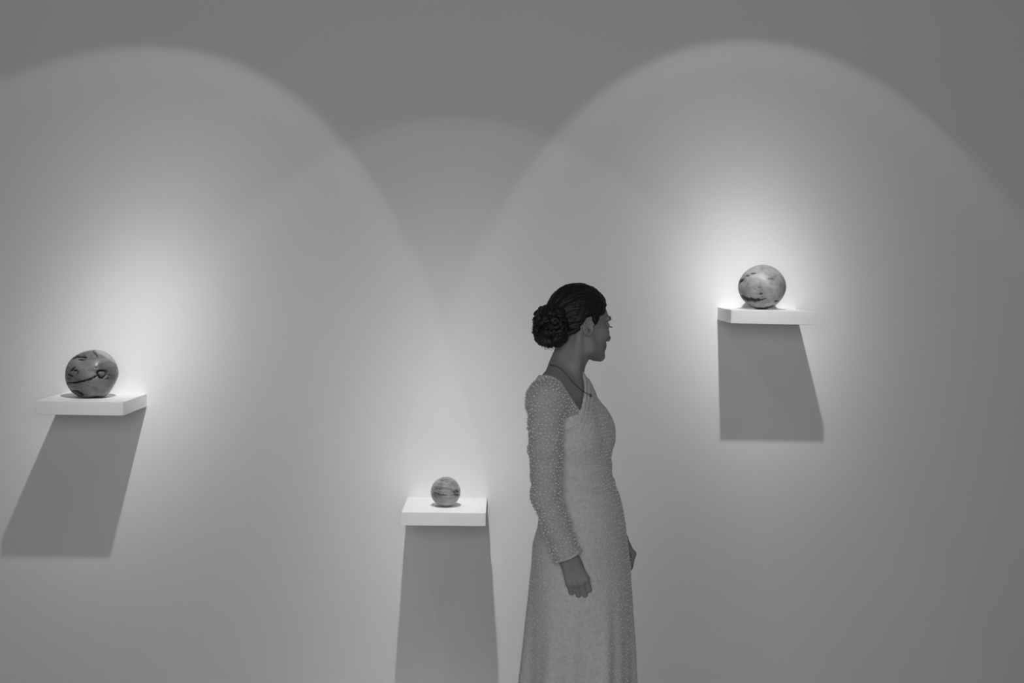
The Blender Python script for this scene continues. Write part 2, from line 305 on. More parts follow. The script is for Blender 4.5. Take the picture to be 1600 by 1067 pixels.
# ------------------------------------------------------------------ implicit modelling (numpy) for the figure
class Field:
    def __init__(s, xs, ys, zs, far=0.12):
        s.x, s.y, s.z = [np.asarray(a, np.float32) for a in (xs, ys, zs)]
        s.F = np.full((len(xs), len(ys), len(zs)), far, np.float32)
    def win(s, lo, hi):
        sl = []
        for a, l, h in zip((s.x, s.y, s.z), lo, hi):
            i0, i1 = np.searchsorted(a, l), np.searchsorted(a, h); sl.append(slice(max(i0-1, 0), min(i1+1, len(a))))
        sl = tuple(sl); return sl, np.meshgrid(s.x[sl[0]], s.y[sl[1]], s.z[sl[2]], indexing='ij')
    def put(s, fn, lo, hi, k=0.01, mode='add'):
        sl, (X, Y, Z) = s.win(lo, hi)
        if X.size == 0: return
        d = fn(X, Y, Z).astype(np.float32); A = s.F[sl]
        if mode == 'sub': d = -d; A = -A
        h = np.clip(0.5+0.5*(A-d)/k, 0, 1) if mode != 'sub' else np.clip(0.5+0.5*(A-(-(-d)))/k, 0, 1)
        if mode == 'add': s.F[sl] = A*(1-h)+d*h-k*h*(1-h)
        elif mode == 'sub':      # smooth max(F, -d0); here A=-F, d=-d0 -> want max(F, d) = -min(-F, -d)
            A2 = A; d2 = -d; h = np.clip(0.5+0.5*(A2-d2)/k, 0, 1); s.F[sl] = -(A2*(1-h)+d2*h-k*h*(1-h))
    def ell(s, c, r, k=0.01, rot=None, mode='add', pad=None):
        """rot: 3x3 rows = local axes in world"""
        c = np.asarray(c, float); r = np.asarray(r, float); Rm = np.eye(3) if rot is None else np.asarray(rot); p = (k*1.5+.004) if pad is None else pad
        ext = np.sqrt(((Rm.T*r)**2).sum(1))+p
        def fn(X, Y, Z):
            X = X-c[0]; Y = Y-c[1]; Z = Z-c[2]; q = [Rm[i, 0]*X+Rm[i, 1]*Y+Rm[i, 2]*Z for i in range(3)]
            k0 = np.sqrt(sum((q[i]/r[i])**2 for i in range(3))); k1 = np.sqrt(sum((q[i]/r[i]**2)**2 for i in range(3)))
            return k0*(k0-1)/np.maximum(k1, 1e-6)
        s.put(fn, c-ext, c+ext, k, mode)
    def cone(s, a, b, ra, rb, k=0.01, flat=None, mode='add'):
        """tapered limb from a to b; flat = (axis, factor) squeezes it across that axis"""
        a = np.asarray(a, float); b = np.asarray(b, float); p = max(ra, rb)*1.0+k*1.5+.004; ab = b-a; L2 = ab@ab
        def fn(X, Y, Z):
            t = np.clip(((X-a[0])*ab[0]+(Y-a[1])*ab[1]+(Z-a[2])*ab[2])/L2, 0, 1)
            dx, dy, dz = X-a[0]-t*ab[0], Y-a[1]-t*ab[1], Z-a[2]-t*ab[2]; q = dx*dx+dy*dy+dz*dz
            if flat is not None:
                ax, fa = flat; e = dx*ax[0]+dy*ax[1]+dz*ax[2]; q = q-e*e+(e*fa)**2
            return np.sqrt(q)-(ra+(rb-ra)*t)
        s.put(fn, np.minimum(a, b)-p, np.maximum(a, b)+p, k, mode)
    def mesh(s):
        """surface nets: one vertex per crossed cell, one quad per crossed edge"""
        F = s.F; ins = F < 0; nx, ny, nz = F.shape
        act = np.zeros((nx-1, ny-1, nz-1), np.uint8)
        for i in (0, 1):
            for j in (0, 1):
                for l in (0, 1): act += ins[i:nx-1+i, j:ny-1+j, l:nz-1+l]
        cells = np.argwhere((act > 0) & (act < 8)); del act
        idx = np.full((nx-1, ny-1, nz-1), -1, np.int32); idx[tuple(cells.T)] = np.arange(len(cells))
        acc = np.zeros((len(cells), 3)); cnt = np.zeros(len(cells)); ax = (s.x, s.y, s.z)
        corner = [(i, j, l) for i in (0, 1) for j in (0, 1) for l in (0, 1)]
        fv = {c: F[cells[:, 0]+c[0], cells[:, 1]+c[1], cells[:, 2]+c[2]] for c in corner}
        pv = {c: np.stack([ax[q][cells[:, q]+c[q]] for q in range(3)], 1) for c in corner}
        for c in corner:
            for q in range(3):
                if c[q] == 0:
                    e = list(c); e[q] = 1; e = tuple(e); fa, fb = fv[c], fv[e]; m_ = (fa < 0) != (fb < 0)
                    t = (fa/(np.where(m_, fa-fb, 1)))[:, None]; acc += np.where(m_[:, None], pv[c]*(1-t)+pv[e]*t, 0); cnt += m_
        V = acc/np.maximum(cnt, 1)[:, None]; faces = []
        for q in range(3):
            sl0 = [slice(1, -1)]*3; sl0[q] = slice(0, -1); sl1 = [slice(1, -1)]*3; sl1[q] = slice(1, None)
            a = ins[tuple(sl0)]; b = ins[tuple(sl1)]; e = np.argwhere(a != b); fl_ = a[tuple(e.T)]
            e = e+1; e[:, q] -= 1; u_, v_ = (q+1) % 3, (q+2) % 3
            def g(du, dv):
                t = e.copy(); t[:, u_] -= du; t[:, v_] -= dv; return idx[tuple(t.T)]
            Q = np.stack([g(1, 1), g(0, 1), g(0, 0), g(1, 0)], 1); Q[~fl_] = Q[~fl_][:, ::-1]; faces.append(Q)
        return V, np.concatenate(faces)

def axis(*segs):
    out = []
    for a, b, st in segs: out.append(np.arange(a, b, st))
    return np.concatenate(out)

person = bpy.data.objects.new('person', None); COL.objects.link(person)
pc = W(900, 800); person.location = (pc[0], WY, FZ); person.empty_display_size = .2
tag(person, 'woman in a long cream tufted dress with dark pinned-up hair, looking towards the right shelf', 'person')
PO = np.array([pc[0], WY, FZ])

# --- frames: the head is turned away from us, the trunk a little towards us
TH = math.radians(34); HF = np.array([math.cos(TH), math.sin(TH), 0]); HL = np.array([-math.sin(TH), math.cos(TH), 0]); UP = np.array([0, 0, 1.0])
HROT = np.array([HF, HL, UP])
EARM = W(920.6, 512.7, -.062) + .072*HL
def H(f, l, u): return EARM + f*HF + l*HL + u*UP
NOD = math.radians(4.5); NF = HF*math.cos(NOD)-UP*math.sin(NOD); NU = UP*math.cos(NOD)+HF*math.sin(NOD); NROT = np.array([NF, HL, NU])
def N(f, l, u): return EARM + (f+.015)*NF + l*HL + (u*1.04+.003)*NU      # face frame: nodded forward
PH = math.radians(-33); BF = np.array([math.cos(PH), math.sin(PH), 0]); BL = np.array([-math.sin(PH), math.cos(PH), 0]); BROT = np.array([BF, BL, UP])

# trunk and skirt outline: photo row, left, right, depth/width ratio of the section
rows = [(596, 852, 914, .62), (612, 842, 928, .62), (640, 838, 943, .66), (670, 839, 955, .70), (690, 842, 957, .70), (703, 843, 954.5, .72), (725, 844, 957, .76),
        (745, 845, 958.5, .78), (770, 845, 968, .78), (794, 843, 974.5, .76), (820, 839.6, 979, .76), (846, 832, 982, .76),
        (880, 829.8, 986, .78), (925, 824.5, 989.6, .82), (968, 819, 991, .86), (1010, 814, 992.8, .9), (1067, 806.6, 993.4, .95), (1372, 768, 1004, 1.0)]
RZ = np.array([W(900, r[0])[2] for r in rows])[::-1]
RL = np.array([W(r[1], r[0])[0] for r in rows])[::-1]; RR = np.array([W(r[2], r[0])[0] for r in rows])[::-1]; RQ = np.array([r[3] for r in rows])[::-1]
def section(Z):
    l = np.interp(Z, RZ, RL); r = np.interp(Z, RZ, RR); q = np.interp(Z, RZ, RQ)
    xc = (l+r)/2; hx = (r-l)/2
    a = hx/np.sqrt(BL[0]**2+(q*BF[0])**2)          # lateral half width that gives this outline
    return xc, a, a*q
yc0 = WY
def trunk(off=0.0, zlo=0.02, zhi=1.37, folds=False, slim=1.0):
    def fn(X, Y, Z):
        z1 = Z[0, 0, :]; xc, a, b = section(z1); xc = xc.astype(np.float32); a = (a*slim+off); b = (b*slim+off)
        dx = X-xc; dy = Y-yc0; L_ = dx*BL[0]+dy*BL[1]; Fd = dx*BF[0]+dy*BF[1]
        rad = np.sqrt((L_/a)**2+(Fd/b)**2)
        d = (rad-1)*np.minimum(a, b)
        if folds:
            th = np.arctan2(dy, dx); amp = np.clip((0.86-Z)/.9, 0, 1)
            n_ = amp*(.015*np.cos(7*th+1.1)+.011*np.cos(12*th+.4+Z*1.5)+.006*np.cos(19*th+2.0)-.016)
            d = d-n_*np.clip((rad-.3)*2, 0, 1)
        d = np.maximum(d, np.maximum(zlo-Z, Z-zhi)); return d
    return fn

# joints, each at its own depth
SHN, SHF = W(852, 628, -.135), W(901, 624, .120)
ELN, WRN = W(852, 775, -.165), W(886, 868, -.165)
ELF, WRF = W(928, 778, .155), W(961, 829, .125)

# ---- body
print('body field')
xs = axis((-.42+pc[0], .40+pc[0], .003)); xs = axis((W(790, 900)[0], W(1015, 800)[0], .003))
ys = axis((WY-.30, WY+.30, .003))
zh0 = W(900, 600)[2]
zs = axis((-.08, .76, .008), (.76, .98, .0022), (.98, zh0, .006), (zh0, 1.72, .0022))
B = Field(xs, ys, zs)
lo = np.array([xs[0], ys[0], 0.05]); 
B.put(trunk(-.022, .95, 1.40), (xs[0], ys[0], .8), (xs[-1], ys[-1], 1.42), .01)
for s in (-1, 1):   # legs and feet under the skirt
    hip = PO*[1, 1, 0]+s*.055*BL+UP*.88; kn = PO*[1, 1, 0]+s*.065*BL+UP*.47+.01*BF; an = PO*[1, 1, 0]+s*.07*BL+UP*.025
    B.ell(PO*[1, 1, 0]+UP*.94, (.085, .12, .12), .03, BROT); B.cone(hip, kn, .066, .050, .03); B.cone(kn, kn*.6+an*.4-.012*BF, .050, .050, .02); B.cone(kn*.6+an*.4-.012*BF, an, .050, .034, .02)
    B.cone(an-UP*.03, an-UP*.048+.12*BF, .032, .026, .02, (UP, 1.3)); B.ell(an-UP*.045-.03*BF, (.032, .028, .03), .02, BROT)
# shoulders, trapezius, collar
B.cone(W(880, 598, -.01), SHN+UP*.012+BL*.015, .050, .046, .03); B.cone(W(882, 602, .02), SHF+UP*.006-BL*.01, .044, .038, .03)
B.cone(W(883, 566, .0), W(863, 600, -.075), .032, .030, .03); B.cone(W(882, 570, .02), W(896, 598, .08), .028, .024, .03)
B.ell(W(881, 614, -.02), (.060, .098, .045), .03, BROT)
for s, e, w_ in ((SHN, ELN, WRN), (SHF, ELF, WRF)):
    B.cone(s, e, .043, .033, .02); B.cone(e, e*.65+w_*.35, .034, .033, .012); B.cone(e*.65+w_*.35, w_, .033, .0235, .012, None)
# neck
B.cone(W(879, 598, .005), W(895, 545, .0), .053, .046, .02); B.cone(W(897, 545, .0), W(902, 515, .0), .047, .048, .02)
B.cone(H(-.022, -.055, -.025), W(896, 602, -.030), .008, .006, .03)      # the long neck muscle on our side
B.cone(H(-.022, .055, -.025), W(896, 600, .01), .010, .008, .02)
# head
def he(f, l, u, a, b, c, k=.012, mode='add'): B.ell(N(f, l, u), (a, b, c), k, NROT, mode)
B.ell(H(.009, 0, .034), (.084, .070, .078), .012, HROT)
he(.045, 0, .036, .040, .054, .036, .014)
he(.034, 0, -.018, .048, .058, .055, .015)
he(.038, 0, -.054, .052, .046, .034, .015)
he(.083, 0, -.0775, .0160, .021, .0150, .012)
he(.056, 0, -.048, .039, .043, .030, .014)               # cheeks round the mouth
for s in (-1, 1):
    B.cone(N(.0, s*.054, -.034), N(.010, s*.050, -.058), .014, .013, .015); B.cone(N(.010, s*.050, -.058), N(.076, s*.016, -.0795), .013, .011, .015)
    he(.056, s*.039, -.012, .024, .022, .021, .016)
    he(.018, s*.043, -.036, .042, .017, .036, .020)
    he(.070, s*.028, .028, .019, .026, .0095, .008)          # brow ridge
    he(.099, s*.033, .008, .016, .015, .009, .008, 'sub')     # eye socket
    he(.0725, s*.032, .007, .0138, .0138, .0138, .003)        # lids
    he(.0895, s*.032, .005, .008, .0135, .0034, .002, 'sub')
# nose and mouth
B.cone(N(.080, 0, .014), N(.093, 0, -.022), .0095, .0135, .010)
B.cone(N(.088, 0, .018), N(.108, 0, -.022), .0065, .0085, .008); he(.1125, 0, -.025, .0085, .0085, .0075, .004)
for s in (-1, 1):
    he(.101, s*.0115, -.030, .010, .006, .0065, .003); he(.105, s*.0065, -.0365, .004, .0028, .003, .002, 'sub')
he(.0790, 0, -.049, .0165, .025, .0125, .010)
he(.0920, 0, -.0495, .0050, .018, .0040, .003); he(.0905, 0, -.0585, .0050, .015, .0045, .003)
he(.0985, 0, -.0540, .007, .021, .0012, .002, 'sub')
# ears
for s in (-1, 1):
    tilt = math.radians(-6); ef = HF*math.cos(tilt)-s*HL*math.sin(tilt)*-1.0*-1; el = HL*math.cos(tilt)+s*HF*math.sin(tilt)
    ef = HF*math.cos(tilt)-s*HL*math.sin(tilt); ER = np.array([ef, el, UP]); c0 = H(-.005, s*.0735, .001)
    def E(f, l, u): return c0+f*ef+s*l*el+u*UP
    B.ell(E(0, 0, 0), (.0185, .0050, .0225), .003, ER); B.ell(E(.005, -.001, -.0185), (.008, .0045, .0075), .004, ER)
    B.ell(E(.002, .0065, .003), (.0132, .0055, .0160), .0025, ER, 'sub')
    pts = [E(.0175*math.cos(a), .0032, .0208*math.sin(a)+.001) for a in np.radians([20, 50, 80, 110, 140, 170, 200, 230, 255])]
    for a, b in zip(pts[:-1], pts[1:]): B.cone(a, b, .0027, .0027, .002)
    pts = [E(.0005+.0100*math.cos(a), .0020, .0118*math.sin(a)-.001) for a in np.radians([60, 95, 130, 165, 200, 235, 270])]
    for a, b in zip(pts[:-1], pts[1:]): B.cone(a, b, .0019, .0019, .002)
    B.ell(E(.0135, .002, -.004), (.0035, .004, .006), .003, ER)      # tragus
    B.ell(E(.0050, .0040, -.007), (.0055, .0080, .0080), .002, ER, 'sub')

# hands
def hand(F_, wr, kn_mid, across, back, size=1.0, curl=(55, 80, 45), thumb_side=1, spread=.019):
    """wr wrist, kn_mid middle of the knuckles, across = unit vector little finger -> index, back = unit vector out of the back of the hand"""
    wr = np.asarray(wr, float); kn_mid = np.asarray(kn_mid, float); d = kn_mid-wr; L = np.linalg.norm(d); d /= L
    across = across-d*(across@d); across /= np.linalg.norm(across); back = back-d*(back@d)-across*(across@back); back /= np.linalg.norm(back)
    F_.cone(wr-d*.03, wr+d*.012, .024*size, .0235*size, .01, (back, 1.22))
    offs = [-1.45, -.5, .5, 1.42]; drop = [-.009, -.002, .0015, -.003]; K = []
    for o_, dr in zip(offs, drop):
        kp = kn_mid+across*o_*spread*size+d*dr; K.append(kp)
        F_.cone(wr+d*.008+across*o_*.010*size, kp-back*.003, .0135*size, .0095*size, .010)
        F_.ell(kp, (.0094*size, .0094*size, .0092*size), .006)
    lens = [(.033, .019, .015), (.040, .024, .018), (.043, .026, .019), (.038, .023, .018)]; rad = [.0084, .0093, .0095, .0093]
    for i, (kp, ln, r_) in enumerate(zip(K, lens, rad)):
        a = 0.0; p = kp-back*.0012; dd = d+across*(offs[i]*.005)
        for j, l_ in enumerate(ln):
            a += math.radians(curl[j]*(1+.05*(1-i)))
            v = dd*math.cos(a)-back*math.sin(a); q = p+v*l_*size; r0 = r_*size*(1-.09*j); r1 = r_*size*(1-.09*(j+1))
            F_.cone(p, q, r0, r1, .0030); p = q
    b0 = wr+d*.016+across*.016*size-back*.008; b1 = b0+d*.030*size+across*.013*size-back*.016; b2 = b1+d*.030*size-across*.004-back*.012; b3 = b2+d*.022*size-across*.010-back*.008
    F_.cone(b0, b1, .0150*size, .0115*size, .008); F_.cone(b1, b2, .0105*size, .0095*size, .003); F_.cone(b2, b3, .0095*size, .0078*size, .003)
hN = W(904, 911, -.174)
hand(B, W(888.5, 871, -.166), hN, W(922, 912, -.160)-W(886, 916, -.172), np.array([0.05, -1, .12]), .98, curl=(30, 92, 65), spread=.0172)
hand(B, W(967, 833, .122), W(988.5, 864, .118), np.array([.15, -.9, -.1]), np.array([.8, .1, .62]), .95, curl=(50, 45, 30), spread=.0175)

V, Fq = B.mesh(); print('body verts', len(V))
# lips take their own colour
cen = V[Fq].mean(1)-EARM; cf, cl, cu = cen@NF-.015, cen@HL, (cen@NU-.003)/1.04-.0032
lipm = (cf > .075) & (np.abs(cl) < .023*(1-np.clip(np.abs(cu+.0572)/.012, 0, 1)**2)) & (np.abs(cu+.0572) < .0095)
body = np_mesh('body', V-PO, Fq, person, [SKIN, LIP], mi=lipm.astype(int))
del B.F
BV = (V, Fq)

# eyes, brows, lashes
def ico_at(bm, c, r, rot=None, sub=2):
    mt = Matrix.Translation(Vector(c))
    if rot is not None: mt = mt @ Matrix(np.array(rot).T.tolist()).to_4x4()
    mt = mt @ Matrix.Diagonal((*r, 1)); return bmesh.ops.create_icosphere(bm, subdivisions=sub, radius=1, matrix=mt)
def tube_np(P, R, seg=6, cap=True):
    P = np.asarray(P, float); n = len(P); T = np.gradient(P, axis=0); T /= np.linalg.norm(T, axis=1)[:, None]+1e-12
    N = np.cross(T[0], [0.3, 0.5, 0.81]); N /= np.linalg.norm(N); Vs = []
    for i in range(n):
        N = N-T[i]*(N@T[i]); N /= np.linalg.norm(N)+1e-12; Bn = np.cross(T[i], N); r = R[i] if hasattr(R, '__len__') else R
        for j in range(seg):
            a = 2*math.pi*j/seg; Vs.append(P[i]+r*(N*math.cos(a)+Bn*math.sin(a)))
    Fs = [(i*seg+j, i*seg+(j+1) % seg, (i+1)*seg+(j+1) % seg, (i+1)*seg+j) for i in range(n-1) for j in range(seg)]
    return np.array(Vs), np.array(Fs)
def tubes(list_):
    VV, FF, o = [], [], 0
    for P, R, s in list_:
        v, f = tube_np(P, R, s); VV.append(v); FF.append(f+o); o += len(v)
    return np.concatenate(VV), np.concatenate(FF)
for s in (-1, 1):
    bm = bmesh.new(); c = N(.0728, s*.032, .007)-PO; ico_at(bm, c, (.0126,)*3, sub=3)
    o = from_bm('eye', bm, body, [EYE, IRIS], True)
    for p in o.data.polygons:
        q = np.array(p.center)-c
        if q@NF > .0108: p.material_index = 1
    L = []
    for i in range(16):
        t = (i/15-.5)*2; a = N(.0855-.006*t*t, s*(.032+.0135*t), .0085-.003*t*t)-PO
        L.append(([a, a+NF*.005-NU*.0012, a+NF*.0095-NU*.0008], [.0006, .0005, .0002], 4))
    v, f = tubes(L); np_mesh('eyelash', v, f, body, [HAIR])
    L = []; rnd = random.Random(5)
    for i in range(60):
        t = i/59; a = N(.0885-.018*t*t, s*(.017+.033*t), .0285+.004*math.sin(t*2.6)+rnd.uniform(-.002, .002))-PO
        a = a+NF*.0012; L.append(([a, a+s*HL*.005+UP*.0008-HF*.002, a+s*HL*.008-HF*.004], [.0009, .0009, .0004], 4))
    v, f = tubes(L); np_mesh('eyebrow', v, f, body, [HAIR])

# ---- hair
print('hair field')
hx = axis((W(832, 500)[0], W(960, 500)[0], .0022)); hy = axis((WY-.13, WY+.13, .0022)); hz = axis((W(900, 556)[2], 1.73, .0022))
G = Field(hx, hy, hz, .05)
line = [(.20, .085), (.100, .080), (.082, .072), (.070, .050), (.056, .039), (.038, .030), (.029, .016), (.022, .006), (.015, .010), (.010, .030), (-.010, .032), (-.021, .006), (-.049, -.020), (-.079, -.041), (-.12, -.058), (-.2, -.06)][::-1]
lf, lu = np.array([p[0] for p in line]), np.array([p[1] for p in line])
def cap(X, Y, Z):
    dx, dy, dz = X-EARM[0], Y-EARM[1], Z-EARM[2]; f = dx*HF[0]+dy*HF[1]; l = dx*HL[0]+dy*HL[1]; u = dz
    r = (.0960, .0785, .0880); q = ((f-.012)/r[0], l/r[1], (u-.037)/r[2]); k0 = np.sqrt(q[0]**2+q[1]**2+q[2]**2)
    d = (k0-1)*.085
    ang = np.arctan2(u-.04, f+.10); an2 = np.arctan2(u-.005, np.abs(l)+.015)*(1+0*f)
    st = np.sin(an2*24+np.sin(f*70)*1.0+f*12)*.0011+np.sin(an2*61+np.sin(f*130+an2*9)*1.3)*.0008+np.sin(f*210+an2*31)*np.sin(an2*47-f*160)*.0009
    d = d+st
    hl = np.interp(f, lf, lu); wob = .002*np.sin(f*190+l*90)
    h = (hl-u)*.75+wob; k = .010; t = np.clip(.5-.5*(d-h)/k, 0, 1)
    return d*(1-t)+h*t+k*t*(1-t)
G.put(cap, (hx[0], hy[0], hz[0]), (hx[-1], hy[-1], hz[-1]), .001)
rnd = random.Random(11)
def hb(f, l, u, r, k=.006, sq=None): G.ell(H(f, l, u), r if sq is None else sq, k, HROT)
G.ell(H(-.080, -.006, .006), (.040, .052, .054), .006, HROT)
G.ell(H(-.070, -.01, -.028), (.030, .044, .024), .012, HROT)
# curls: short twisted ropes pinned over the knot
for i in range(90):
    a = rnd.uniform(0, 2*math.pi); b = rnd.uniform(-.9, 1.0)
    n_ = np.array([-math.sqrt(max(0, 1-b*b*.6))*abs(math.cos(a))*1.0, math.sin(a)*math.sqrt(max(0, 1-b*b*.8)), b])
    n_ /= np.linalg.norm(n_); c = np.array([-.080, -.005, .002])+n_*np.array([.042, .055, .056])
    ph = rnd.uniform(0, 6.28); tw = rnd.choice((-1, 1)); R_ = rnd.uniform(.006, .0125); lift = rnd.uniform(-.004, .003); prev = None
    t1 = np.cross(n_, [0, 0, 1.0]); t1 /= np.linalg.norm(t1)+1e-9; t2 = np.cross(n_, t1)
    for j in range(8):
        w_ = ph+tw*j*.75; q = c+t1*R_*math.cos(w_)+t2*R_*math.sin(w_)+n_*(.0011*j+lift)
        p3 = H(*q)
        if prev is not None: G.cone(prev, p3, .0042, .0038, .002)
        prev = p3
# loose locks behind the ear and at the nape
for i in range(10):
    f0 = -.03-.009*i; G.cone(H(f0, -.062+.004*i, -.002-.004*i), H(f0-.012, -.058+.004*i, -.012-.0035*i), .006, .004, .005)
V, Fq = G.mesh(); print('hair verts', len(V))
hair = np_mesh('hair', V-PO, Fq, person, [HAIR])
del G.F
# flyaway curls round the knot and the hairline
L = []
for i in range(300):
    a = rnd.uniform(0, 2*math.pi); b = rnd.uniform(-1, 1)
    n_ = np.array([-abs(math.cos(a))*math.sqrt(1-b*b), math.sin(a)*math.sqrt(1-b*b), b]); n_ /= np.linalg.norm(n_)+1e-9
    c = np.array([-.080, 0, -.001])+n_*np.array([.040, .054, .054]); t1 = np.cross(n_, [.2, .3, 1.0]); t1 /= np.linalg.norm(t1); t2 = np.cross(n_, t1)
    R_ = rnd.uniform(.003, .007); out = rnd.uniform(.002, .0115); ph = rnd.uniform(0, 6); P = []
    for j in range(9):
        w_ = ph+j*.6; q = c+t1*R_*(math.cos(w_)-math.cos(ph))+t2*R_*(math.sin(w_)-math.sin(ph))+n_*out*math.sin(j/8*3.0); P.append(H(*q)-PO)
    L.append((P, [.0005]*8+[.0002], 4))
for i in range(160):      # fine hairs lying on the crown, lifting a little
    a = rnd.uniform(.55, 2.8); l0 = rnd.uniform(-.06, .06); P = []
    for j in range(6):
        aa = a+j*.07; sc = math.sqrt(max(0.05, 1-(l0/.08)**2)); P.append(H(.012+.0958*math.cos(aa)*sc, l0+.001*j, .037+.0878*math.sin(aa)*sc+.0008*math.sin(j*.6))-PO)
    L.append((P, [.0004]*5+[.0002], 4))
v, f = tubes(L); np_mesh('loose_strands', v, f, hair, [HAIR])['label'] = 'thin flyaway curls around the hair knot'

# ---- dress
print('dress field')
xs = axis((W(785, 900)[0], W(1030, 800)[0], .0035)); ys = axis((WY-.34, WY+.34, .0035)); zs = axis((-.06, .55, .012), (.55, 1.0, .006), (1.0, W(900, 575)[2], .003))
Dg = Field(xs, ys, zs)
px_ = lambda u, v: (W(u, v)[0], W(u, v)[2])
Dg.put(trunk(.0, -.04, 1.40, True), (xs[0], ys[0], -.06), (xs[-1], ys[-1], 1.42), .01)
off = .0085
Dg.cone(W(880, 598, -.01), SHN+UP*.010+BL*.015, .050+off, .044+off, .03); Dg.cone(W(882, 602, .02), SHF+UP*.004-BL*.01, .044+off, .038+off, .03)
Dg.cone(W(883, 568, .0), W(863, 600, -.075), .028+off, .030+off, .03)
Dg.ell(W(881, 614, -.02), (.060+off, .098+off, .045+off), .03, BROT)
Dg.cone(W(882, 571, .02), W(896, 599, .08), .026+off, .023+off, .03)
# bust
cb = W(898, 672, 0.0)
for s in (-1, 1): Dg.ell(cb+BL*s*.048+BF*.034-UP*.005, (.048, .054, .064), .045, BROT)
# wrap folds: pleats fanning from the far shoulder across the bust, a raised overlapping edge along the V
far = np.array(px_(922, 580)); edge = [px_(*p) for p in [(909, 575), (912.5, 600), (911.5, 620), (906.5, 641), (898, 655), (884, 663), (868, 668)]]
near = [px_(*p) for p in [(835, 590), (850, 583), (867, 589), (878, 597), (886, 610), (896, 626), (906, 642)]]
def wrap(F_):
    sl, (X, Y, Z) = F_.win((xs[0], ys[0], 1.0), (xs[-1], ys[-1], 1.5))
    P2 = np.stack([X.ravel(), Z.ravel()], 1); d = seg_dist(P2, edge).reshape(X.shape)
    frontw = smooth(-(Y-WY)+(X-W(900, 700)[0])*.6, -.02, .05)
    # which side of the edge: right / below belongs to the overlapping panel
    ev = np.array(edge); ze = ev[::-1, 1]; xe = ev[::-1, 0]; xi = np.interp(Z, ze, xe, left=-9)
    panel = smooth(X-xi, -.002, .003)*(Z > ze[0])+(Z <= ze[0])*1.0
    ang = np.arctan2(X-far[0], -(Z-far[1])+.02)
    pl = np.sin(ang*30+np.sin(Z*40)*.5)*.0004+np.sin(d*520+np.sin(Z*30+X*20)*.8)*.0019*np.exp(-d/.035)
    g = smooth(Z, W(900, 725)[2], W(900, 690)[2])
    F_.F[sl] -= (panel*.0035*frontw*g + pl*g*frontw*panel + np.exp(-(d/.005)**2)*.0015*frontw*(panel > .5)).astype(np.float32)
    # gathers under the near shoulder
    r = np.exp(-((Z-W(900, 640)[2])/.05)**2)*np.exp(-((X-W(878, 640)[0])/.022)**2); F_.F[sl] -= (r*.0035*np.sin((X*.9+Z*.45)*520)*.7).astype(np.float32)
    # soft draping creases at the waist
    g2 = np.exp(-((Z-W(900, 750)[2])/.05)**2); F_.F[sl] -= (g2*.0018*np.sin(Z*150+X*45)).astype(np.float32)
wrap(Dg)
# neck opening
poly = [px_(*p) for p in [(838, 560), (838, 583), (846, 586.5), (854, 585.5), (867.5, 589.5), (877.6, 597), (886, 610.6), (896, 625.8), (903, 637), (906.3, 641.5), (909, 633), (911.5, 619), (912.8, 607), (911.3, 594), (909.5, 585), (909.5, 560)]]
def poly_sd(P2, poly):
    d = seg_dist(P2, poly+[poly[0]]); ins = np.zeros(len(P2), bool); n = len(poly)
    for i in range(n):
        x0, y0 = poly[i]; x1, y1 = poly[(i+1) % n]; c = ((y0 > P2[:, 1]) != (y1 > P2[:, 1])); 
        xi = x0+(P2[:, 1]-y0)*(x1-x0)/((y1-y0) if y1 != y0 else 1e-9); ins ^= c & (P2[:, 0] < xi)
    return np.where(ins, -d, d)
def opening(X, Y, Z):
    # perspective: slide every point along the sight line to the plane the sketch was made in
    t = (WY-CAM[1])/(Y-CAM[1]); Xp = CAM[0]+(X-CAM[0])*t; Zp = CAM[2]+(Z-CAM[2])*t
    q = poly_sd(np.stack([Xp.ravel(), Zp.ravel()], 1), poly).reshape(X.shape)
    nk = W(889, 590, .02); rb = np.hypot(X-nk[0]-.010*0, Y-nk[1])-.055          # the far side keeps its shoulder cloth, open only round the neck
    return np.minimum(np.maximum(q, Y-(WY+.035)), np.maximum(np.maximum(q, rb), W(900, 606)[2]-Z))
sl, (X, Y, Z) = Dg.win((xs[0], ys[0], W(900, 655)[2]), (xs[-1], ys[-1], 9)); d = opening(X, Y, Z).astype(np.float32)
Dg.F[sl] = np.maximum(Dg.F[sl], -d)
V, Fq = Dg.mesh(); print('dress verts', len(V)); del Dg.F
dress_bvh = BVHTree.FromPolygons([tuple(p) for p in V.tolist()], Fq.tolist())

